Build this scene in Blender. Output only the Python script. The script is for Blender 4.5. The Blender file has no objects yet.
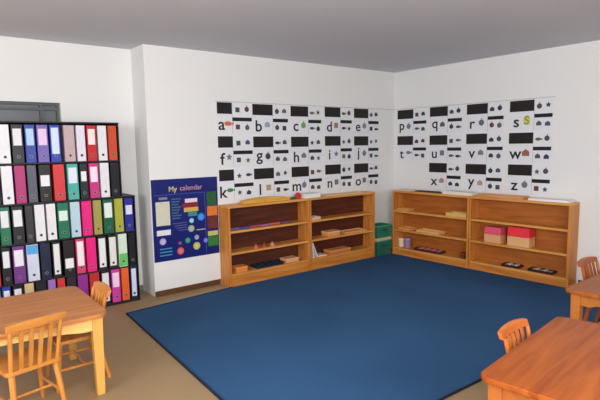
import bpy, bmesh, math, random
from mathutils import Vector, Matrix
random.seed(7)
S = bpy.context.scene
COL = S.collection
S.view_settings.view_transform = 'Standard'
S.view_settings.look = 'None'
S.view_settings.exposure = 0.0

# ------------------------------------------------------------------ materials
def lin(c):
    r = []
    for v in c[:3]:
        v /= 255.0
        r.append(v / 12.92 if v <= 0.04045 else ((v + 0.055) / 1.055) ** 2.4)
    return (*r, 1.0)

_m = {}
def mat(rgb, rough=0.6, noise=0.0, scale=20.0, spec=0.35, bump=0.0):
    key = ('p', tuple(rgb), rough, noise, scale, spec, bump)
    if key in _m: return _m[key]
    m = bpy.data.materials.new('paint'); m.use_nodes = True
    nt = m.node_tree; b = nt.nodes['Principled BSDF']
    b.inputs['Roughness'].default_value = rough
    b.inputs['Specular IOR Level'].default_value = spec
    c = lin(rgb)
    tc = nt.nodes.new('ShaderNodeTexCoord'); n = nt.nodes.new('ShaderNodeTexNoise')
    n.inputs['Scale'].default_value = scale; n.inputs['Detail'].default_value = 4
    nt.links.new(tc.outputs['Object'], n.inputs['Vector'])
    mx = nt.nodes.new('ShaderNodeMix'); mx.data_type = 'RGBA'
    k = 1 - noise
    mx.inputs[6].default_value = (c[0]*k, c[1]*k, c[2]*k, 1)
    k = 1 + noise
    mx.inputs[7].default_value = (min(1, c[0]*k), min(1, c[1]*k), min(1, c[2]*k), 1)
    nt.links.new(n.outputs['Fac'], mx.inputs[0])
    nt.links.new(mx.outputs[2], b.inputs['Base Color'])
    if bump:
        bp = nt.nodes.new('ShaderNodeBump'); bp.inputs['Strength'].default_value = bump
        bp.inputs['Distance'].default_value = 0.004
        nt.links.new(n.outputs['Fac'], bp.inputs['Height'])
        nt.links.new(bp.outputs['Normal'], b.inputs['Normal'])
    _m[key] = m
    return m

def wood(light, dark, axis='X', rough=0.4, scale=1.0):
    key = ('w', tuple(light), tuple(dark), axis, rough, scale)
    if key in _m: return _m[key]
    m = bpy.data.materials.new('wood'); m.use_nodes = True
    nt = m.node_tree; b = nt.nodes['Principled BSDF']
    b.inputs['Roughness'].default_value = rough
    b.inputs['Specular IOR Level'].default_value = 0.35
    tc = nt.nodes.new('ShaderNodeTexCoord'); mp = nt.nodes.new('ShaderNodeMapping')
    s = {'X': (1.2, 14, 14), 'Y': (14, 1.2, 14), 'Z': (14, 14, 1.2)}[axis]
    mp.inputs['Scale'].default_value = tuple(v*scale for v in s)
    n = nt.nodes.new('ShaderNodeTexNoise'); n.inputs['Scale'].default_value = 1.6
    n.inputs['Detail'].default_value = 5; n.inputs['Distortion'].default_value = 0.8
    r = nt.nodes.new('ShaderNodeValToRGB')
    r.color_ramp.elements[0].position = 0.32; r.color_ramp.elements[0].color = lin(dark)
    r.color_ramp.elements[1].position = 0.68; r.color_ramp.elements[1].color = lin(light)
    nt.links.new(tc.outputs['Object'], mp.inputs['Vector']); nt.links.new(mp.outputs[0], n.inputs['Vector'])
    nt.links.new(n.outputs['Fac'], r.inputs[0]); nt.links.new(r.outputs[0], b.inputs['Base Color'])
    _m[key] = m
    return m

# ------------------------------------------------------------------ mesh tools
def box(bm, x0, x1, y0, y1, z0, z1):
    vs = [bm.verts.new((x, y, z)) for z in (z0, z1) for y in (y0, y1) for x in (x0, x1)]
    fs = [bm.faces.new([vs[i] for i in q]) for q in
          ((0,2,3,1), (4,5,7,6), (0,1,5,4), (2,6,7,3), (0,4,6,2), (1,3,7,5))]
    return vs
def beam(bm, a, b, wa, wb=None, ha=None, hb=None, seg=4, side=None):
    """tapered bar from a to b; seg 4 = rectangular"""
    a, b = Vector(a), Vector(b); wb = wa if wb is None else wb
    ha = wa if ha is None else ha; hb = wb*ha/wa if hb is None else hb
    d = (b-a).normalized()
    s = Vector(side) if side else (Vector((1,0,0)) if abs(d.x) < .9 else Vector((0,1,0)))
    s = (s - d*s.dot(d)).normalized(); t = d.cross(s)
    rings = []
    for p, w, h in ((a, wa, ha), (b, wb, hb)):
        ring = []
        for i in range(seg):
            an = 2*math.pi*(i+.5)/seg
            k = math.sqrt(2)/2 if seg == 4 else .5
            ring.append(bm.verts.new(p + s*math.cos(an)*w*k + t*math.sin(an)*h*k))
        rings.append(ring)
    for i in range(seg):
        j = (i+1) % seg
        bm.faces.new((rings[0][i], rings[0][j], rings[1][j], rings[1][i]))
    bm.faces.new(rings[0][::-1]); bm.faces.new(rings[1])
def prism(bm, pts, z0, z1, M=None):
    """polygon (list of 2-D points, ccw) extruded in z; optional matrix"""
    M = M or Matrix()
    lo = [bm.verts.new(M @ Vector((x, y, z0))) for x, y in pts]
    hi = [bm.verts.new(M @ Vector((x, y, z1))) for x, y in pts]
    n = len(pts)
    bm.faces.new(lo[::-1]); bm.faces.new(hi)
    for i in range(n):
        j = (i+1) % n
        bm.faces.new((lo[i], lo[j], hi[j], hi[i]))
def rrect(x0, x1, y0, y1, r, n=6):
    P = []
    for cx, cy, a0 in ((x1-r, y0+r, -90), (x1-r, y1-r, 0), (x0+r, y1-r, 90), (x0+r, y0+r, 180)):
        for i in range(n+1):
            a = math.radians(a0 + 90*i/n)
            P.append((cx + r*math.cos(a), cy + r*math.sin(a)))
    return P
def circle(cx, cy, r, n=16, ry=None):
    ry = ry or r
    return [(cx + r*math.cos(2*math.pi*i/n), cy + ry*math.sin(2*math.pi*i/n)) for i in range(n)]
def obj(name, bm, m, parent=None, bevel=0.0, smooth=False):
    bmesh.ops.recalc_face_normals(bm, faces=bm.faces[:])
    if bevel:
        bmesh.ops.bevel(bm, geom=[e for e in bm.edges if e.calc_face_angle(0) > 0.6], offset=bevel,
                        segments=2, profile=.7, affect='EDGES', clamp_overlap=True)
    me = bpy.data.meshes.new(name); bm.to_mesh(me); bm.free()
    me.materials.append(m)
    if smooth:
        for p in me.polygons: p.use_smooth = True
    o = bpy.data.objects.new(name, me); COL.objects.link(o)
    if parent: o.parent = parent
    return o
def tag(o, label, cat, group=None):
    o['label'] = label; o['category'] = cat
    if group: o['group'] = group
    return o
def thing(name, label, cat, loc=(0,0,0), rz=0.0, group=None):
    o = bpy.data.objects.new(name, None); COL.objects.link(o)
    o.empty_display_size = .05
    o.location = loc; o.rotation_euler = (0, 0, rz)
    return tag(o, label, cat, group)
def struct(name, bm, m, bevel=0.0, parent=None):
    o = obj(name, bm, m, parent, bevel); 
    if not parent: o['kind'] = 'structure'
    return o
def B(*boxes):
    bm = bmesh.new()
    for b in boxes: box(bm, *b)
    return bm
def dup(root, loc, rz, label, group=None):
    r = root.copy(); COL.objects.link(r); r.location = loc; r.rotation_euler = (0, 0, rz)
    r['label'] = label
    if group: r['group'] = group
    for ch in list(root.children):
        c = ch.copy(); COL.objects.link(c); c.parent = r
        for g in ch.children:
            d = g.copy(); COL.objects.link(d); d.parent = c
    return r

# ------------------------------------------------------------------ room
H = 2.472
XL, YB = -8.0, -7.0            # far sides of the room, behind the photographer
REC = 0.335                     # depth of the recess on the left
XP = -3.560                    # edge of the recess
WX0, WX1, WZ0, WZ1 = -5.34, -4.245, 0.95, 1.920
m_wall = mat((226, 226, 225), .85, .02, 3.0, .2)
m_wall_b = mat((226, 226, 226), .85, .02, 3.0, .2)
m_ceil = mat((205, 206, 212), .9, .03, 2.0, .1)

struct('wall_back', B((XP, 0.15, 0, .60, 0, H),
                      (XL-.15, WX0, REC, .60, 0, H), (WX1, XP, REC, .60, 0, H),
                      (WX0, WX1, REC, .60, 0, WZ0), (WX0, WX1, REC, .60, WZ1, H)), m_wall)
struct('wall_right', B((0, .15, YB, 0, 0, H)), m_wall_b)
struct('wall_left', B((XL-.15, XL, YB, REC, 0, H)), m_wall)
struct('wall_front', B((XL-.15, .15, YB-.15, YB, 0, H)), m_wall)
struct('ceiling', B((XL-.15, .15, YB-.15, .60, H, H+.1)), m_ceil)

# floor: tan-grey lino with faint mottling
fm = mat((156, 130, 94), .45, .10, 2.5, .35)
struct('floor', B((XL-.15, .15, YB-.15, .60, -.1, 0)), fm)
m_base = mat((92, 58, 38), .5, .1, 10)
struct('baseboard_back', B((XP, -2.823, -.012, 0, 0, .055)), m_base)
struct('baseboard_recess', B((XL, XP, REC-.012, REC, 0, .055)), mat((120,112,108), .6))
struct('baseboard_right', B((-.012, 0, YB, -2.54, 0, .055)), m_base)

# window in the recess, above the binders
w = struct('window_1', B((WX0, WX1, .42, .43, WZ0, WZ1)), mat((92, 98, 106), .35, .25, 6.0, .4))
xs = [WX0, -4.95, -4.585, WX1]
fr = bmesh.new()
for x in (WX0+.012, -4.95, -4.40, WX1-.012): box(fr, x-.012, x+.012, .385, .4195, WZ0, WZ1)
for z in (WZ0+.012, 1.42, 1.862, WZ1-.012): box(fr, WX0, WX1, .38, .4185, z-.010, z+.010)
f = obj('window_frame', fr, mat((92, 94, 98), .6, .05), w)

# ------------------------------------------------------------------ carpet
bm = bmesh.new()
prism(bm, [(-4.115, -3.06), (-.22, -3.14), (-.225, -2.54), (-.305, -.24), (-.62, -.225), (-2.80, -.225), (-3.965, -.325)], 0.0, .006)
def rugmat():
    m = bpy.data.materials.new('carpet'); m.use_nodes = True
    nt = m.node_tree; b = nt.nodes['Principled BSDF']; b.inputs['Roughness'].default_value = .95
    b.inputs['Specular IOR Level'].default_value = .1
    tc = nt.nodes.new('ShaderNodeTexCoord')
    n1 = nt.nodes.new('ShaderNodeTexNoise'); n1.inputs['Scale'].default_value = 180; n1.inputs['Detail'].default_value = 3
    n2 = nt.nodes.new('ShaderNodeTexNoise'); n2.inputs['Scale'].default_value = 1.1; n2.inputs['Detail'].default_value = 3
    for n in (n1, n2): nt.links.new(tc.outputs['Object'], n.inputs['Vector'])
    a = nt.nodes.new('ShaderNodeMath'); a.operation = 'ADD'
    nt.links.new(n1.outputs['Fac'], a.inputs[0]); nt.links.new(n2.outputs['Fac'], a.inputs[1])
    h = nt.nodes.new('ShaderNodeMath'); h.operation = 'MULTIPLY'; h.inputs[1].default_value = .5
    nt.links.new(a.outputs[0], h.inputs[0])
    r = nt.nodes.new('ShaderNodeValToRGB')
    r.color_ramp.elements[0].position = .3; r.color_ramp.elements[0].color = lin((42, 74, 110))
    r.color_ramp.elements[1].position = .7; r.color_ramp.elements[1].color = lin((58, 96, 138))
    nt.links.new(h.outputs[0], r.inputs[0]); nt.links.new(r.outputs[0], b.inputs['Base Color'])
    bp = nt.nodes.new('ShaderNodeBump'); bp.inputs['Strength'].default_value = .4; bp.inputs['Distance'].default_value = .003
    nt.links.new(n1.outputs['Fac'], bp.inputs['Height']); nt.links.new(bp.outputs[0], b.inputs['Normal'])
    return m
rug_root = thing('carpet', 'large flat blue carpet with dark edge covering the floor in front of the shelves', 'carpet')
obj('carpet_pile', bm, rugmat(), rug_root)
bm = bmesh.new()   # darker bound edge
E_ = [(-3.965, -.325), (-4.115, -3.06), (-.22, -3.14)]
for a, b in zip(E_[:-1], E_[1:]): beam(bm, (*a, .0045), (*b, .0045), .009, .009, .022, .022)
beam(bm, (-3.965, -.325, .0045), (-2.80, -.225, .0045), .009, .009, .014, .014)
obj('bound_edge', bm, mat((22, 34, 56), .9), rug_root)

# ------------------------------------------------------------------ low wooden shelf units
D = .23
SH = .872
oakL, oakD = (214, 144, 68), (178, 104, 38)
wX, wY, wZ = wood(oakL, oakD, 'X'), wood(oakL, oakD, 'Y'), wood(oakL, oakD, 'Z')
edge = wood((228, 164, 88), (200, 132, 60), 'X')
back_dark = wood((96, 44, 26), (66, 28, 16), 'X', .6)
back_pine = wood((180, 106, 42), (152, 82, 28), 'X', .5)
def shelf_unit(w, label, loc, rz, backm, zs, D=.205):
    """front faces -y, x from 0 to w, wall at y=0"""
    t = thing('shelf_unit', label, 'shelf unit', loc, rz, 'low wooden shelf units along the walls')
    g = .002; s = .028
    obj('side_panel', B((g, s, -D, -.004, 0, SH-.026)), wZ, t, .003)
    obj('side_panel', B((w-s, w-g, -D, -.004, 0, SH-.026)), wZ, t, .003)
    obj('top_board', B((g, w-g, -D-.004, -.004, SH-.026, SH)), edge, t, .003)
    for z in zs[:2]:
        obj('shelf_board', B((s, w-s, -D+.006, -.012, z-.024, z)), edge, t, .002)
    obj('bottom_board', B((s, w-s, -D+.004, -.012, zs[2]-.024, zs[2])), edge, t, .002)
    obj('plinth', B((s, w-s, -D+.014, -D+.032, 0, zs[2]-.024)), wX, t)
    obj('back_panel', B((s, w-s, -.012, -.004, .02, SH-.026)), backm, t)
    return t
BT = .0326                     # the right-hand pair stands slightly off the wall at its corner end
RB = -math.pi/2 + BT
def bx(y): return -.080 + BT*(-y - .223)
ZA = (.600, .366, .135)
ZB = (.604, .350, .100)
shelf_unit(1.104, 'low wooden shelf unit with dark back, on the left wall beside the blue poster', (-2.818, 0, 0), 0, back_dark, ZA)
shelf_unit(1.112, 'low wooden shelf unit with dark back, left wall, nearest the green crates', (-1.713, 0, 0), 0, back_dark, ZA)
shelf_unit(1.154, 'low wooden shelf unit with pine back, right wall, nearest the room corner', (bx(-.223), -.223, 0), RB, back_pine, ZB, .205)
shelf_unit(1.143, 'low wooden shelf unit on the right wall holding the pink and red topped boxes', (bx(-1.378), -1.378, 0), RB, back_pine, ZB, .205)

# ------------------------------------------------------------------ things on the shelves
EPS = .0012
def onA(x0, x1, z, y0=-.20, y1=-.05): return ((x0+x1)/2, (y0+y1)/2, z+EPS)
def open_tray(name, label, cat, w, d, h, loc, m, rz=0.0, group=None, wall=.008, fill=None, fillname='contents'):
    """shallow tray: floor and four walls; x = width"""
    t = thing(name, label, cat, loc, rz, group)
    obj('tray_base', B((-w/2, w/2, -d/2, d/2, 0, .006)), m, t)
    bm = B((-w/2, w/2, -d/2, -d/2+wall, .006, h), (-w/2, w/2, d/2-wall, d/2, .006, h),
           (-w/2, -w/2+wall, -d/2+wall, d/2-wall, .006, h), (w/2-wall, w/2, -d/2+wall, d/2-wall, .006, h))
    obj('rim', bm, m, t)
    if fill:
        k = bmesh.new()
        n = max(2, int(w/.05))
        for i in range(n):
            cx = -w/2+.02 + (w-.04)*(i+.5)/n
            box(k, cx-.014, cx+.014, -d*.28, d*.28, .006, h*.8+.012*(i % 2))
        obj(fillname, k, fill, t, .003)
    return t
def lidded_box(name, label, cat, w, d, h, lid, mb, ml, loc, rz=0.0, group=None):
    t = thing(name, label, cat, loc, rz, group)
    obj('box_body', B((-w/2, w/2, -d/2, d/2, 0, h-lid)), mb, t, .004)
    obj('lid', B((-w/2-.004, w/2+.004, -d/2-.004, d/2+.004, h-lid, h)), ml, t, .004)
    return t
R90 = -math.pi/2
# --- on top of the left-hand units
bm = bmesh.new()
pts = [(-.32, 0), (.32, 0)] + [(.32*math.cos(a), .022 + .034*math.sin(a)) for a in [math.pi*i/14 for i in range(15)]]
Mx = Matrix.Rotation(math.pi/2, 4, 'X')
prism(bm, pts, -.035, .035, Mx)
o = obj('arched_block', bm, wood((226, 176, 74), (190, 140, 48), 'X'), None, .004); o.location = (-2.30, -.145, SH+EPS)
tag(o, 'long low arched ochre wooden block lying on the left shelf top', 'block')
t = thing('wooden_toy', 'small red and green toy on the shelf top under the letter m', 'toy', (-1.90, -.15, SH+EPS))
bm = bmesh.new(); prism(bm, [(-.09, 0), (.02, 0), (.02, .03), (-.05, .022)], -.02, .02, Mx); obj('tail', bm, mat((46, 92, 56), .5), t, .003)
bm = bmesh.new(); prism(bm, [(.018, 0), (.085, 0), (.09, .05), (.06, .075), (.03, .05)], -.025, .025, Mx); obj('body', bm, mat((206, 44, 38), .45), t, .006)
def papers(label, w, d, h, loc, rz=0.0, rgb=(232, 232, 228)):
    t = thing('paper_stack', label, 'papers', loc, rz)
    n = 3
    for i in range(n):
        o = obj('sheet_pile', B((-w/2, w/2, -d/2, d/2, h*i/n+.0004*i, h*(i+1)/n)), mat(rgb, .8, .03), t)
        o.rotation_euler = (0, 0, random.uniform(-.02, .02))
    return t
papers('short stack of white papers on the shelf top under the letter n', .24, .16, .05, (-1.66, -.12, SH+EPS))
papers('flat cream papers on the shelf top beneath the letter o chart', .62, .15, .012, (-1.12, -.13, SH+EPS), rgb=(226, 196, 158))
# --- inside left unit, top shelf: coloured rods
rod_cols = [((116, 92, 160), 'purple'), ((70, 80, 150), 'blue'), ((176, 70, 92), 'rose'), ((150, 96, 140), 'mauve'),
            ((190, 96, 90), 'salmon'), ((120, 70, 110), 'plum')]
for i, (c, nme) in enumerate(rod_cols):
    bm = bmesh.new(); beam(bm, (-.06, 0, .013), (.06, 0, .013), .024, .024, seg=10)
    for s_ in (-.06, .06): beam(bm, (s_-.004, 0, .014), (s_+.004, 0, .014), .028, .028, seg=10)
    o = obj('counting_rod', bm, mat(c, .4), None); o.location = (-2.72+.135*i, -.145-.012*(i % 2), ZA[0]+EPS)
    tag(o, nme+' short wooden rod on the upper shelf of the leftmost low unit', 'rod', 'coloured rods on the upper shelf')
# second shelf: reddish pieces
for i, (c, nme, dx) in enumerate([((198, 96, 66), 'orange-red', 0), ((170, 62, 50), 'brick red', .11), ((206, 128, 92), 'pale terracotta', .22)]):
    bm = bmesh.new(); prism(bm, circle(0, 0, .034, 14), 0, .014); prism(bm, circle(0, 0, .024, 14), .014, .030)
    prism(bm, circle(0, 0, .008, 10), .030, .046)
    o = obj('knobbed_cylinder', bm, mat(c, .45), None); o.location = (-2.44+dx, -.145, ZA[1]+EPS)
    tag(o, nme+' round knobbed piece on the middle shelf of the leftmost low unit', 'toy', 'knobbed pieces on the middle shelf')
# bottom shelf
lidded_box('wooden_box', 'orange wooden box on the bottom shelf nearest the blue poster', 'box', .14, .12, .060, .018,
           mat((222, 132, 62), .5), mat((232, 148, 78), .5), (-2.65, -.12, ZA[2]+EPS))
open_tray('tray', 'dark navy tray on the bottom shelf of the leftmost low unit', 'tray', .36, .15, .030, (-2.27, -.105, ZA[2]+EPS),
          mat((26, 36, 52), .4), fill=mat((34, 50, 66), .4))
lidded_box('wooden_box', 'pinkish pale box on the bottom shelf, right end of the leftmost low unit', 'box', .18, .13, .045, .014,
           mat((220, 158, 112), .6), mat((232, 178, 138), .6), (-1.95, -.105, ZA[2]+EPS))
# --- second unit
open_tray('tray', 'small pale tray on the upper shelf left end of the second low unit', 'tray', .15, .13, .035, (-1.60, -.12, ZA[0]+EPS), mat((214, 176, 150), .5), fill=mat((226, 214, 206), .6))
lidded_box('wooden_box', 'peach coloured box on the middle shelf of the second low unit', 'box', .20, .13, .06, .02, mat((216, 148, 92), .6), mat((232, 176, 122), .6), (-1.31, -.12, ZA[1]+EPS))
open_tray('tray', 'long flat pale wooden tray at right on the second unit middle shelf', 'tray', .38, .15, .022, (-.92, -.105, ZA[1]+EPS), mat((222, 158, 96), .5))
# leaning booklet + sheet
t = thing('booklet', 'white booklet leaning upright on the bottom shelf of the second low unit', 'booklet', (-1.60, -.12, ZA[2]+EPS))
bm = bmesh.new(); prism(bm, [(-.045, 0), (-.030, 0), (-.045+.0, .19), (-.060, .19)], -.06, .06, Mx); c = obj('cover', bm, mat((222, 220, 222), .6), t)
bm = bmesh.new(); prism(bm, [(.030, 0), (.036, 0), (-.040, .185), (-.0445, .19)], -.055, .055, Mx)
obj('flap', bm, mat((236, 232, 230), .6), t)
papers('white sheets flat on the bottom shelf beside the leaning booklet', .13, .13, .014, (-1.49, -.105, ZA[2]+EPS), rgb=(226, 206, 190))
lidded_box('wooden_box', 'flat orange-brown box on the bottom shelf of the second low unit', 'box', .34, .14, .05, .016, mat((196, 116, 60), .5), mat((220, 148, 88), .5), (-1.20, -.12, ZA[2]+EPS))

# --- right-hand units (local x runs along -y)
def onB(y0, y1, z, x=-.14): return (x*.5-.045+bx((y0+y1)/2)+.0, (y0+y1)/2, z+EPS)
t = thing('ruler', 'long dark flat ruler on the right-hand shelf top below the letter x', 'ruler', onB(-.55, -.96, SH, -.16), RB)
obj('blade', B((-.205, .205, -.03, .03, 0, .010)), mat((58, 44, 40), .5), t, .002)
obj('grip_ridge', B((-.17, .17, -.006, .006, .010, .018)), mat((72, 56, 48), .5), t)
papers('thin cream papers on the right-hand shelf top nearest the corner', .25, .15, .012, onB(-.27, -.51, SH), RB, (226, 206, 188))
papers('white paper stack on the right-hand shelf top below letters x and y', .40, .16, .035, onB(-.98, -1.42, SH), RB, (230, 224, 212))
open_tray('tray', 'long pale wooden tray on the right-hand shelf top below letter z', 'tray', .54, .16, .030, onB(-1.46, -2.03, SH), wood((214, 158, 110), (190, 132, 84), 'X'), RB)
papers('long white papers on the right-hand shelf top at its far right end', .42, .15, .022, onB(-2.06, -2.50, SH), RB, (236, 236, 234))
open_tray('tray', 'pale yellow tray on the upper shelf beside the right-hand divider', 'tray', .28, .15, .042, onB(-1.05, -1.34, ZB[0], -.15), mat((218, 178, 104), .5), RB)
open_tray('tray', 'thin pale tray on the upper shelf nearest the corner crates', 'tray', .20, .14, .024, onB(-.27, -.48, ZB[0], -.14), mat((212, 150, 84), .5), RB)
open_tray('tray', 'thin pale tray on the middle shelf nearest the corner crates', 'tray', .20, .15, .026, onB(-.30, -.52, ZB[1], -.14), mat((214, 150, 84), .5), RB)
open_tray('tray', 'long pale tray on the middle shelf below the letter q', 'tray', .34, .15, .030, onB(-.60, -.97, ZB[1], -.145), mat((224, 172, 108), .5), RB)
# jars at the corner end, bottom shelf
def jar(label, r, h, cbody, clid, loc):
    t = thing('jar', label, 'jar', loc)
    bm = bmesh.new(); prism(bm, circle(0, 0, r, 18), 0, h*.8); obj('body', bm, mat(cbody, .35), t, .004)
    bm = bmesh.new(); prism(bm, circle(0, 0, r*1.05, 18), h*.8, h); obj('lid', bm, mat(clid, .4), t, .003)
jar('cream pot on the bottom shelf, nearest the green crates', .042, .115, (226, 206, 168), (236, 222, 190), (-.19, -.31, ZB[2]+EPS))
jar('lilac pot on the bottom shelf, next to the cream pot', .045, .130, (150, 116, 160), (168, 140, 178), (-.185, -.41, ZB[2]+EPS))
open_tray('tray', 'dark tray with pink pieces on the bottom right-hand shelf', 'tray', .40, .13, .030, onB(-.56, -.98, ZB[2], -.15), mat((84, 38, 26), .4), RB, fill=mat((206, 130, 146), .5))
lidded_box('wooden_box', 'small dark brown box on the bottom shelf by the right-hand divider', 'box', .06, .08, .065, .02, mat((104, 50, 24), .5), mat((120, 60, 30), .5), onB(-1.24, -1.30, ZB[2], -.14), RB)
# pink and red topped boxes
def cloth_box(label, w, hb, hc, cb, cc, loc):
    t = thing('fabric_topped_box', label, 'box', loc, RB)
    obj('box_body', B((-w/2, w/2, -.065, .065, 0, hb)), mat(cb, .6, .05), t, .004)
    bm = B((-w/2-.004, w/2+.004, -.07, .07, hb, hb+hc))
    for v in bm.verts:
        if v.co.z > hb+.01: v.co.x *= .92; v.co.y *= .9
    obj('cloth_cover', bm, mat(cc, .7, .12, 40, bump=.3), t, .012)
cloth_box('pale wooden box with pink cloth top on the right-hand middle shelf', .20, .095, .085, (222, 160, 112), (222, 84, 108), onB(-1.57, -1.77, ZB[1], -.15))
cloth_box('larger pale wooden box with bright red cloth top on the right-hand middle shelf', .25, .105, .105, (220, 172, 118), (228, 50, 62), onB(-1.85, -2.10, ZB[1], -.15))
open_tray('tray', 'dark little tray with white pieces on the bottom shelf below the pink box', 'tray', .20, .12, .026, onB(-1.78, -1.99, ZB[2], -.15), mat((62, 30, 22), .4), RB, fill=mat((200, 196, 198), .5))
open_tray('tray', 'dark wider tray with white pieces on the bottom shelf near the far right end', 'tray', .26, .12, .026, onB(-2.08, -2.36, ZB[2], -.15), mat((56, 28, 22), .4), RB, fill=mat((196, 190, 190), .5))

# ------------------------------------------------------------------ green crates in the corner
def crate(label, z, h, c):
    t = thing('plastic_crate', label, 'crate', (-.438, -.116, z+EPS), 0.0, 'green crates stacked in the corner')
    bm = bmesh.new()
    w0, w1, d0, d1 = .132, .146, .092, .103
    for (sx, sy) in ((0, -1), (0, 1), (-1, 0), (1, 0)):
        if sy: P = [(-w0, sy*d0, 0), (w0, sy*d0, 0), (w1, sy*d1, h), (-w1, sy*d1, h)]; n = Vector((0, -sy*.006, 0))
        else:  P = [(sx*w0, -d0, 0), (sx*w0, d0, 0), (sx*w1, d1, h), (sx*w1, -d1, h)]; n = Vector((-sx*.006, 0, 0))
        a = [bm.verts.new(p) for p in P]; b = [bm.verts.new(Vector(p)+n) for p in P]
        bm.faces.new(a); bm.faces.new(b[::-1])
        for i in range(4): bm.faces.new((a[i], b[i], b[(i+1) % 4], a[(i+1) % 4]))
    box(bm, -w0, w0, -d0, d0, 0, .005)
    obj('tub', bm, mat(c, .4, .1, 14), t)
    bm = B((-w1-.008, w1+.008, -d1-.008, -d1+.004, h-.016, h), (-w1-.008, w1+.008, d1-.004, d1+.008, h-.016, h),
           (-w1-.008, -w1+.004, -d1+.004, d1-.004, h-.016, h), (w1-.004, w1+.008, -d1+.004, d1-.004, h-.016, h))
    obj('rim', bm, mat((70, 150, 120), .4), t, .002)
    bm = B((-.04, .04, -d1-.012, -d1+.0, h*.55, h*.72))
    obj('handle', bm, mat((24, 84, 66), .4), t, .003)
    return t
crate('lower green plastic crate standing on the floor in the corner between shelves', 0, .205, (30, 104, 84))
crate('upper green plastic crate stacked in the corner between the shelf units', .242, .165, (34, 122, 96))
t = thing('wooden_board', 'pale wooden board lying between the two green crates', 'board', (-.438, -.116, .2065), 0)
obj('board', B((-.150, .150, -.108, .108, 0, .018)), wood((222, 190, 140), (196, 158, 104), 'X'), t, .003)
obj('folded_cloth', B((-.14, .14, -.105, .10, .018, .0335)), mat((208, 196, 168), .9), t, .004)

# ------------------------------------------------------------------ alphabet charts
def text_mesh(name, s, size, m, parent, loc, bold=0.0, scale=(1, 1), ext=.0004):
    cu = bpy.data.curves.new(name, 'FONT'); cu.body = s; cu.size = size; cu.align_x = 'CENTER'; cu.align_y = 'CENTER'
    cu.extrude = ext; cu.offset = bold
    tmp = bpy.data.objects.new(name, cu); COL.objects.link(tmp)
    dg = bpy.context.evaluated_depsgraph_get(); dg.update()
    me = bpy.data.meshes.new_from_object(tmp.evaluated_get(dg))
    bpy.data.objects.remove(tmp)
    # centre on its own box, stand it up facing -y
    xs = [v.co.x for v in me.vertices]; ys = [v.co.y for v in me.vertices]
    cx = (min(xs)+max(xs))/2
    for v in me.vertices:
        x, y, z = v.co
        v.co = ((x-cx)*scale[0], -z, y*scale[1])
    me.materials.clear(); me.materials.append(m)
    o = bpy.data.objects.new(name, me); COL.objects.link(o); o.parent = parent; o.location = loc
    return o
m_sheet = mat((222, 224, 230), .7, .02)
m_black = mat((30, 24, 24), .5, .35, 30)
m_bar = mat((20, 20, 22), .5)
m_line = mat((150, 152, 162), .7)
PC = [(60, 58, 66), (84, 70, 66), (74, 82, 96), (96, 60, 58), (50, 58, 74), (104, 92, 80), (64, 84, 70)]
BIG = {'a': (206, 104, 62), 'b': (150, 160, 176), 'c': (96, 160, 96), 'd': (150, 120, 100), 'e': (130, 130, 136), 'g': (60, 60, 66),
       'k': (52, 130, 66), 'l': (170, 150, 110), 's': (206, 208, 110), 'w': (150, 96, 76), 'r': (96, 104, 110), 'z': (110, 120, 116), 'x': (170, 120, 110),
       'v': (120, 120, 124), 'y': (176, 150, 120), 'q': (90, 90, 96)}
def picture(kind, r, m, parent, x, z):
    bm = bmesh.new(); M = Matrix.Rotation(math.pi/2, 4, 'X')
    if kind == 0: prism(bm, circle(0, 0, r, 12), 0, .001, M); prism(bm, [(-.15*r, r*.9), (.15*r, r*.9), (.3*r, 1.5*r), (0, 1.4*r)], 0, .001, M)
    elif kind == 1: prism(bm, [(-r, -r*.8), (r, -r*.8), (r, r*.3), (0, r), (-r, r*.3)], 0, .001, M)
    elif kind == 2: prism(bm, circle(0, 0, r*1.15, 12, r*.6), 0, .001, M); prism(bm, [(r, 0), (r*1.6, .5*r), (r*1.6, -.5*r)], 0, .001, M)
    elif kind == 3:
        P = []
        for i in range(10):
            a = math.pi/2 + i*math.pi/5; q = r*1.1 if i % 2 == 0 else r*.55
            P.append((q*math.cos(a), q*math.sin(a)))
        prism(bm, P, 0, .001, M)
    else: prism(bm, [(-r*.9, -r*.9), (r*.9, -r*.9), (r*.9, r*.9), (-r*.9, r*.9)], 0, .001, M)
    o = obj('picture', bm, m, parent); o.location = (x, -.0024, z)
    return o
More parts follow.
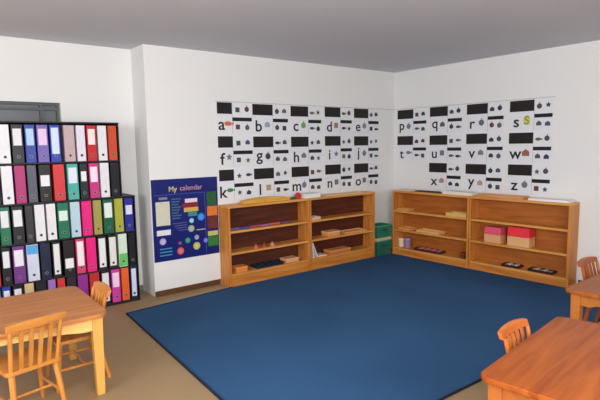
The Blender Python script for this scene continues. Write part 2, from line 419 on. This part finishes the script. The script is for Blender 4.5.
def chart(ch, loc, rz, w, lw, h=.340):
    """origin top-left of the sheet; sheet stands in local xz, front faces -y"""
    t = thing('alphabet_chart', "white alphabet chart showing the lowercase letter %s and small pictures" % ch, 'chart', loc, rz,
              'alphabet charts on the walls')
    obj('sheet', B((0, w, -.002, -.0005, -h, 0)), m_sheet, t)
    obj('black_panel', B((.004, lw-.002, -.0034, -.0021, -.125, -.004)), m_black, t)
    sc = BIG.get(ch, (116, 116, 122))
    rr = random.Random(ord(ch)*3)
    k = B((lw-.001, lw+.002, -.0028, -.0021, -h+.004, -.004))
    obj('divider_line', k, m_line, t)
    asc = ch in 'bdfhklt'; desc = ch in 'gjpqy'
    size = .215
    zc = -.240 if not desc else -.218
    lx = lw*.30
    text_mesh('letter', ch, size, mat((26, 26, 32), .5), t, (lx, -.0026, zc - (.0 if not asc else .012)), .0030, (.9, .82))
    picture({'s': 4, 'w': 1, 'a': 2, 'c': 0}.get(ch, rr.randrange(5)), .042 if ch in 'swa' else .036,
            mat(sc, .6), t, lw*.72, -.228)
    if ch == 's':
        text_mesh('snake', 'S', .13, mat((150, 158, 60), .6), t, (lw*.72, -.0040, -.228), .004)
    rw = w - lw
    obj('black_bar', B((lw+.003, w-.004, -.0034, -.0021, -.200, -.160)), m_bar, t)
    for (fx, z) in ((.27, -.078), (.74, -.070), (.27, -.262), (.74, -.268)):
        picture(rr.randrange(5), .029, mat(PC[rr.randrange(7)], .6), t, lw + rw*fx, z)
    return t
zA = (1.966, 1.607, 1.248); zB = (1.955, 1.598, 1.240)
colsA = [(-2.797, .44, .187), (-2.353, .497, .277), (-1.823, .480, .270), (-1.293, .470, .268), (-.789, .470, .268)]
for r, word in enumerate(('abcde', 'fghij', 'klmno')):
    for c, ch in enumerate(word):
        x, w_, lw = colsA[c]
        chart(ch, (x, 0, zA[r] - .003*((c*7+r*3) % 3)), 0, w_, lw)
colsB = [(-.058, .50, .279), (-.606, .49, .279), (-1.156, .49, .284), (-1.712, .49, .286)]
for r, word in enumerate(('pqrs', 'tuvw', ' xyz')):
    for c, ch in enumerate(word):
        if ch == ' ': continue
        y, w_, lw = colsB[c]
        chart(ch, (0, y, zB[r] + .003*((c*5+r) % 3)), R90, w_, lw)
# thin string stretched across the corner at the top of the charts
bm = bmesh.new()
beam(bm, (-2.81, -.0035, 1.9715), (-.004, -.0035, 1.966), .004, seg=6)
beam(bm, (-.0035, -.001, 1.966), (-.0035, -2.22, 1.964), .004, seg=6)
tag(obj('string', bm, mat((140, 140, 142), .7)), 'thin grey string running along the top of the alphabet charts round the corner', 'string')

# ------------------------------------------------------------------ blue poster "My calendar"
PX0, PX1, PZ0, PZ1 = -3.552, -2.822, .350, 1.178
PW, PH = PX1-PX0, PZ1-PZ0
po = thing('calendar_poster', 'dark blue children\'s calendar poster on the white wall beside the low shelf', 'poster', (PX0, 0, PZ1))
obj('sheet', B((0, PW, -.006, -.0008, -PH, 0)), mat((20, 30, 104), .35, .12, 5), po)
def pp(name, rgb, u0, u1, v0, v1, dz=.0012, noise=.1):
    return obj(name, B((u0*PW, u1*PW, -.006-dz, -.0061, -v1*PH, -v0*PH)), mat(rgb, .5, noise, 25), po)
def pc(name, rgb, u, v, r, kind='c'):
    bm = bmesh.new(); M = Matrix.Rotation(math.pi/2, 4, 'X')
    prism(bm, circle(0, 0, r, 20), 0, .0012, M)
    o = obj(name, bm, mat(rgb, .5, .15, 30), po); o.location = (u*PW, -.0061, -v*PH)
    bm = bmesh.new(); prism(bm, circle(0, 0, r*.55, 16), 0, .001, M)
    q = obj('symbol', bm, mat(tuple(min(255, int(c_*.8+50)) for c_ in rgb), .5), o); q.location = (0, -.0014, 0)
text_mesh('title_word', 'My', .074, mat((200, 192, 140), .5), po, (.31*PW, -.0075, -.125*PH), .001)
text_mesh('title_word', 'calendar', .074, mat((176, 130, 150), .5), po, (.585*PW, -.0075, -.12*PH), .001)
pp('header_line', (70, 84, 170), .03, .80, .185, .192)
pp('column_line', (70, 84, 170), .785, .793, .19, .97)
pp('month_heading', (120, 132, 150), .10, .22, .215, .245)
pp('month_grid', (206, 204, 182), .05, .25, .27, .56)
pp('label', (220, 220, 226), .05, .25, .615, .680)
pc('season_oval', (170, 160, 206), .13, .755, .034)
for k, v in enumerate((.84, .88, .92)): pp('text_line', (60, 130, 170), .08, .26, v, v+.015)
for k in range(8): pp('text_line', (66, 106, 128), .28, .42 - .02*(k % 3), .24+.034*k, .255+.034*k)
for k in range(4): pp('text_line', (84, 92, 150), .28+.03*k, .50, .545+.03*k, .555+.03*k)
pp('day_band', (224, 206, 222), .48, .67, .255, .305)
pp('day_band', (138, 30, 34), .44, .68, .312, .36)
pp('day_band', (212, 170, 80), .46, .68, .366, .42)
pp('day_band', (56, 136, 128), .52, .66, .425, .48)
pc('weather_disc', (140, 200, 214), .57, .535, .026); pc('weather_disc', (46, 132, 226), .72, .50, .040)
pc('weather_disc', (150, 172, 130), .56, .635, .036); pc('weather_disc', (150, 150, 190), .64, .755, .026)
pc('weather_disc', (40, 140, 116), .50, .78, .030); pc('weather_disc', (200, 90, 84), .385, .90, .038)
pc('weather_disc', (184, 190, 96), .635, .865, .040); pc('weather_disc', (110, 110, 214), .78, .81, .026)
pc('weather_disc', (110, 50, 90), .38, .80, .022)
pp('text_line', (170, 160, 150), .64, .78, .655, .668)
pp('season_picture', (36, 92, 50), .82, .97, .19, .365, noise=.4)
pp('season_picture', (216, 118, 38), .82, .985, .375, .50, noise=.35)
pp('season_picture', (104, 48, 44), .82, .985, .51, .665, noise=.4)
pp('season_picture', (196, 190, 110), .82, .985, .70, .76, noise=.3)
pp('season_picture', (48, 124, 52), .82, .985, .77, .895, noise=.4)

# ------------------------------------------------------------------ binder bookcase in the recess
YF = .002; YBK = .316
m_case = mat((26, 26, 30), .5, .1)
def fx(x): return -3.835 + .9834*(x+3.808)
rowz = [1.383, 1.042, .701, .360, .026]
t = thing('bookcase', 'lower wider black bookcase standing on the floor, three rows of binders', 'bookcase', (0, 0, 0))
LX = fx(-4.955); RL = fx(-3.682); RU = fx(-3.802)
obj('side_panel', B((RL-.008, RL, YF+.01, YBK, 0, 1.029)), m_case, t)
obj('side_panel', B((LX, LX+.010, YF+.01, YBK, 0, 1.029)), m_case, t)
obj('back_panel', B((LX+.010, RL-.008, YBK-.008, YBK, 0, 1.029)), m_case, t)
for z in (.360, .701): obj('shelf_board', B((LX+.010, RL-.008, YF+.01, YBK-.008, z-.012, z)), m_case, t)
obj('bottom_board', B((LX+.010, RL-.008, YF+.01, YBK-.008, 0, .026)), m_case, t)
obj('top_board', B((LX, RL, YF, YBK, 1.029, 1.041)), m_case, t)
Z0 = 1.0415
t = thing('bookcase', 'upper narrower black bookcase on top, two rows of binders', 'bookcase', (0, 0, Z0))
obj('side_panel', B((RU-.010, RU, YF+.01, YBK, 0, .678)), m_case, t)
obj('side_panel', B((LX, LX+.010, YF+.01, YBK, 0, .678)), m_case, t)
obj('back_panel', B((LX+.010, RU-.010, YBK-.008, YBK, 0, .678)), m_case, t)
obj('shelf_board', B((LX+.010, RU-.010, YF+.01, YBK-.008, .3295, .3415)), m_case, t)
obj('top_board', B((LX, RU, YF, YBK, .678, .690)), m_case, t)

W_ = (222, 222, 228)
def binder(x0, x1, z, desc, col, label=None, lab=(.55, .90), hole=None, top=None, bottom=None, lean=0, row='', ordn='', yoff=0.0, h=.318):
    w = x1 - x0
    t = thing('ring_binder', '%s ring binder, %s on the %s binder row' % (desc, ordn, row), 'binder',
              ((x0+x1)/2, YF+.012+yoff, z+EPS), 0, 'lever arch binders in the black bookcases')
    if lean: t.rotation_euler = (0, lean, 0)
    m = mat(col, .4, .10, 12)
    d = .280
    bm = B((-w/2, w/2, 0, .003, 0, h), (-w/2, -w/2+.003, .003, d, 0, h), (w/2-.003, w/2, .003, d, 0, h))
    obj('cover', bm, m, t)
    obj('pages', B((-w/2+.006, w/2-.006, .012, d-.012, .012, h-.020)), mat((222, 218, 206), .8), t)
    if label is not None:
        obj('spine_label', B((-w/2+.009, w/2-.009, -.0012, 0, h*lab[0], h*lab[1])), mat(label, .6, .06, 60), t)
    if top is not None:
        obj('coloured_band', B((-w/2+.002, w/2-.002, -.0010, 0, h*.74, h*.985)), mat(top, .45, .08), t)
    if bottom is not None:
        obj('coloured_band', B((-w/2+.002, w/2-.002, -.0010, 0, h*.015, h*.40)), mat(bottom, .45, .12, 20), t)
    M = Matrix.Rotation(math.pi/2, 4, 'X')
    hz = .052
    bm = bmesh.new(); prism(bm, circle(0, hz, .013, 14), 0.0012, .0024, M)
    ho = obj('finger_ring', bm, mat((150, 150, 156), .3), t)
    bm = bmesh.new(); prism(bm, circle(0, hz, .0095, 12), .0025, .003, M)
    obj('hole', bm, mat((30, 30, 34), .5), ho)
    return t
K = (26, 28, 36)
rows = [
 ('top', 0, [-4.900,-4.805,-4.706,-4.605,-4.512,-4.409,-4.312,-4.295,-4.19,-4.099,-4.002,-3.907,-3.814], [
   ('red', (186,36,40), W_), ('white', W_, None), ('black', K, W_),
   ('blue, pale label', (40,62,160), (176,206,240)), ('lilac blue, pinkish label', (112,96,176), (224,196,226)), ('bright blue, tall white label', (36,62,176), (206,220,240)), None,
   ('mottled pinkish grey', (186,164,170), None), ('white', (220,214,230), None), ('red, white label', (190,34,42), (234,222,222)), ('white', W_, None), ('orange-red', (196,72,42), None)]),
 ('second', 1, [-4.900,-4.805,-4.706,-4.610,-4.523,-4.411,-4.296,-4.181,-4.099,-4.0,-3.904,-3.81], [
   ('black', K, W_), ('white', W_, None), ('magenta', (170,40,110), None), ('mottled dark grey', (84,86,100), None), ('black, short white label', (30,24,26), (228,228,230)), ('red', (206,54,60), None),
   ('turquoise, white label', (70,170,158), (222,224,236)), ('black, small white label', (28,38,42), (228,228,232)), ('magenta, white label', (196,50,124), (240,220,236)), ('white', W_, None), ('black', (24,26,34), None)]),
 ('middle', 2, [-4.940,-4.845,-4.752,-4.650,-4.576,-4.482,-4.392,-4.284,-4.186,-4.084,-3.994,-3.887,-3.792,-3.694], [
   ('blue', (36,62,160), W_), ('green', (30,110,76), W_), ('black', K, W_), ('mottled black', (46,46,50), None), ('white', W_, None), ('white', (226,222,226), None), ('green, small white label', (26,112,82), (214,232,224)),
   ('pale blue and white patterned', (176,206,220), None), ('hot pink', (224,32,124), None), ('olive and orange mottled', (160,150,80), None), ('dark green, white label', (24,92,66), (220,232,224)), ('yellow-olive', (166,168,62), None), ('royal blue, small white label', (36,44,142), (216,214,234))]),
 ('fourth', 3, [-4.940,-4.855,-4.770,-4.664,-4.555,-4.459,-4.373,-4.259,-4.167,-4.065,-3.968,-3.87,-3.773,-3.690], [
   ('red', (180,40,44), W_), ('black', K, W_), ('purple', (110,50,130), W_), ('white with light blue top', (200,206,226), None), ('dark navy', (26,34,60), None), ('white in black slip', (30,32,38), (222,224,222)), ('black, small white label', (30,26,30), (226,226,226)),
   ('pink, tall white label', (206,60,104), (234,228,232)), ('hot pink', (224,32,124), None), ('black, narrow white label', (34,34,40), (226,224,226)), ('black, narrow pale label', (38,36,42), (222,220,214)), ('white with green foot', (206,224,206), None), ('black', (26,26,32), None)]),
 ('bottom', 4, [-4.940,-4.870,-4.790,-4.700,-4.611,-4.512,-4.434,-4.355,-4.261,-4.156,-4.052,-3.955,-3.859,-3.772,-3.690], [
   ('white', W_, None), ('blue', (36,62,160), W_), ('black', K, W_), ('beige', (206,180,136), None), ('black', (26,28,40), None), ('lilac', (150,110,180), None), ('red', (200,50,60), None), ('dark grey', (40,38,46), None), ('purple', (140,44,140), None),
   ('red, low peach label', (180,44,50), (230,150,110)), ('black, slanting white label', (36,32,42), (224,220,224)), ('magenta, pale label', (206,60,160), (234,206,236)), ('orange', (224,98,44), None), ('navy, narrow white label', (34,42,84), (208,218,240))]),
]
words = ['at the right end', 'second from right', 'third from right', 'fourth from right', 'fifth from right', 'sixth from right', 'seventh from right',
         'eighth from right', 'ninth from right', 'tenth from right', 'eleventh from right', 'twelfth from right', 'thirteenth from right', 'fourteenth from right']
tilt = 0
for rname, ri, xs, items in rows:
    n = len([i for i in items if i]); k = 0
    for i, it in enumerate(items):
        if it is None: continue
        desc, col, lb = it
        x0, x1 = fx(xs[i])+.006, fx(xs[i+1])-.012
        if x1 - x0 > .088: x0 = x1-.088
        lab = (.46, .90)
        kw = {}
        if 'small' in desc: lab = (.50, .78)
        if 'short' in desc: lab = (.42, .72)
        if 'tall' in desc: lab = (.22, .93)
        if 'narrow' in desc or 'slip' in desc or 'slanting' in desc: lab = (.08, .94)
        if 'low' in desc and 'peach' in desc: lab = (.36, .56)
        if desc.startswith('white with light blue'): kw['top'] = (84, 160, 218)
        if desc.startswith('white with green'): kw['bottom'] = (96, 190, 96)
        if ri == 3 and desc == 'black, small white label': lab = (.20, .48)
        binder(x0, x1, rowz[ri], desc, col, lb, lab, row=rname, ordn=words[n-1-k], **kw)
        k += 1

# ------------------------------------------------------------------ tables
def table(label, loc, rz, w, d, hgt, lt, dk, apr, legc, r=.07):
    """local x 0..w, y -d..0, corner at origin = back left"""
    t = thing('wooden_table', label, 'table', loc, rz)
    bm = bmesh.new(); prism(bm, rrect(0, w, -d, 0, r), hgt-.026, hgt)
    obj('tabletop', bm, wood(lt, dk, 'X', .42), t, .005)
    i = .032; L = .062
    am = wood(apr, tuple(int(c*.9) for c in apr), 'X', .45); lm = wood(legc, tuple(int(c*.9) for c in legc), 'Z', .45)
    def arch(a, b):   # apron board with arched underside
        P = [(a, hgt-.0265), (a, hgt-.105)]
        for k in range(11):
            s = k/10; P.append((a+.06+(b-a-.12)*s, hgt-.105+.032*math.sin(math.pi*s)**.6))
        P += [(b, hgt-.105), (b, hgt-.0265)]
        return P[::-1]
    for y in (-i-.022, -d+i+.004):
        bm = bmesh.new(); prism(bm, arch(i+L, w-i-L), -y-.018, -y, Matrix.Rotation(math.pi/2, 4, 'X')); obj('apron', bm, am, t)
    for x in (i+.006, w-i-.026):
        bm = bmesh.new(); prism(bm, arch(-d+i+L, -i-L), x, x+.018, Matrix(((0,0,1,0),(1,0,0,0),(0,1,0,0),(0,0,0,1)))); obj('apron', bm, am, t)
    for x in (i+L/2, w-i-L/2):
        for y in (-i-L/2, -d+i+L/2):
            bm = bmesh.new(); beam(bm, (x, y, hgt-.0265), (x, y, .001), L, L*.72); obj('leg', bm, lm, t, .004)
    return t
def chair(label, loc, rz, lt=(214, 142, 70), dk=(184, 108, 46), group='small wooden children\'s chairs'):
    """faces +y; origin at floor centre of the seat"""
    t = thing('wooden_chair', label, 'chair', loc, rz, group)
    m = wood(lt, dk, 'Z', .35); mx = wood(lt, dk, 'X', .35)
    bm = bmesh.new(); prism(bm, rrect(-.15, .15, -.13, .15, .03), .295, .318); obj('seat', bm, mx, t, .005)
    for s in (-1, 1):
        bm = bmesh.new(); beam(bm, (s*.118, .118, .296), (s*.140, .150, .001), .034, .024, seg=10); obj('leg', bm, m, t, smooth=False)
        bm = bmesh.new(); beam(bm, (s*.115, -.100, .296), (s*.135, -.165, .001), .034, .024, seg=10); obj('leg', bm, m, t)
        bm = bmesh.new(); beam(bm, (s*.122, -.118, .316), (s*.132, -.172, .552), .024, .022, seg=10); obj('back_post', bm, m, t)
        bm = bmesh.new(); beam(bm, (s*.131, .139, .130), (s*.127, -.137, .130), .018, .018, seg=8); obj('stretcher', bm, m, t)
    bm = bmesh.new(); beam(bm, (-.130, -.02, .130), (.130, -.02, .130), .016, .016, seg=8); obj('stretcher', bm, m, t)
    for x in (-.072, -.024, .024, .072):
        bm = bmesh.new(); beam(bm, (x, -.118, .316), (x*1.08, -.172-.012*(1-(x/.13)**2), .550), .021, .019, .012, .012); obj('back_slat', bm, m, t)
    bm = bmesh.new(); N = 10
    lo = []; 
    P = []
    for k in range(N+1):
        x = -.155+.31*k/N; y = -.170-.018*(1-(x/.155)**2); P.append((x, y))
    Q = [(x, y-.022) for x, y in P]
    bmv = []
    for k in range(N+1):
        zt = .592 - .010*abs(P[k][0]/.155)**2.5; zb = .546 + .002*abs(P[k][0]/.155)
        dy = -.012
        bmv.append([bm.verts.new((P[k][0], P[k][1], zb)), bm.verts.new((Q[k][0], Q[k][1], zb)),
                    bm.verts.new((Q[k][0], Q[k][1]+dy, zt)), bm.verts.new((P[k][0], P[k][1]+dy, zt))])
    for k in range(N):
        a, b = bmv[k], bmv[k+1]
        for q in range(4): bm.faces.new((a[q], a[(q+1) % 4], b[(q+1) % 4], b[q]))
    bm.faces.new(bmv[0][::-1]); bm.faces.new(bmv[-1])
    obj('top_rail', bm, mx, t, .004)
    return t
TH = .52
table('honey coloured low table at left in front of the binders, cream apron', (-5.75, -.98, 0), 0, 1.215, .78, TH,
      (198, 132, 74), (170, 100, 50), (238, 196, 118), (226, 172, 88))
table('reddish glossy low table at bottom right, standing beyond the carpet edge', (-3.590, -3.632, 0), math.radians(7), 1.0, 1.10, TH,
      (170, 88, 26), (136, 60, 14), (170, 94, 40), (176, 100, 42), .045)
table('small low wooden table at right edge, its corner below the right-hand shelf', (-2.03, -3.285, 0), 0, 1.10, .70, TH,
      (172, 96, 32), (142, 70, 18), (180, 106, 42), (186, 110, 44), .03)
c1 = chair('small wooden chair with back turned to camera, at front of the left table', (-4.985, -1.685, 0.0), math.radians(13), (214, 148, 74), (190, 118, 50))
chair('small wooden chair tucked under the right side of the left table', (-4.65, -1.375, 0), math.radians(90), (214, 146, 72), (186, 114, 48))
c3 = chair('small slatted wooden chair on the carpet behind the reddish right table', (-3.02, -3.675, 0.0095), math.radians(185), (206, 120, 54), (176, 92, 36))
chair('small wooden chair behind the table at the right edge of the room', (-1.33, -3.335, 0), math.radians(180), (176, 96, 44), (150, 76, 34))

c1.scale = (1, 1, 1.035); c3.scale = (.97, 1, .945)

# ------------------------------------------------------------------ camera
cam = bpy.data.cameras.new('camera'); co = bpy.data.objects.new('camera', cam); COL.objects.link(co)
cam.sensor_width = 36; cam.lens = 501.27/600*36
cam.shift_x = -2/600; cam.shift_y = 4/600
cam.clip_start = .05
yaw, pit, rol = -0.6666, -0.11753, -0.01515
fwd = Vector((-math.sin(yaw)*math.cos(pit), math.cos(yaw)*math.cos(pit), math.sin(pit)))
rt = Vector((math.cos(yaw), math.sin(yaw), 0)); up = rt.cross(fwd)
r2 = rt*math.cos(rol) + up*math.sin(rol); u2 = -rt*math.sin(rol) + up*math.cos(rol)
M = Matrix((r2, u2, -fwd)).transposed().to_4x4(); M.translation = Vector((-5.422, -4.7735, 1.5))
co.matrix_world = M
S.camera = co

# ------------------------------------------------------------------ light
def area(loc, tgt, sx, sy, pw, col=(1, 1, 1)):
    l = bpy.data.lights.new('area_light', 'AREA'); l.shape = 'RECTANGLE'; l.size = sx; l.size_y = sy; l.energy = pw; l.color = col
    o = bpy.data.objects.new('area_light', l); COL.objects.link(o); o.location = loc
    d = Vector(tgt) - Vector(loc); o.rotation_euler = d.to_track_quat('-Z', 'Y').to_euler()
    return o
area((-7.6, -3.4, 1.75), (-2.0, -1.2, .9), 2.6, 1.3, 120, (.97, .98, 1))      # daylight from the left
area((-4.6, -6.6, 1.9), (-2.0, -.6, .9), 2.6, 1.0, 110, (1, .98, .95))         # soft fill added behind the camera, no window modelled there
area((-4.8, -4.6, 1.9), (-3.6, -3.2, 2.47), 2.4, 2.4, 74, (1, .99, .98))       # unseen bounce light added to brighten the ceiling
area((-5.25, -4.75, 1.62), (-2.4, -1.0, .8), .10, .06, 16, (1, .97, .92))      # on-camera flash
wd = bpy.data.worlds.new('world'); S.world = wd; wd.use_nodes = True
wd.node_tree.nodes['Background'].inputs[0].default_value = (.8, .85, 1, 1)
wd.node_tree.nodes['Background'].inputs[1].default_value = .4
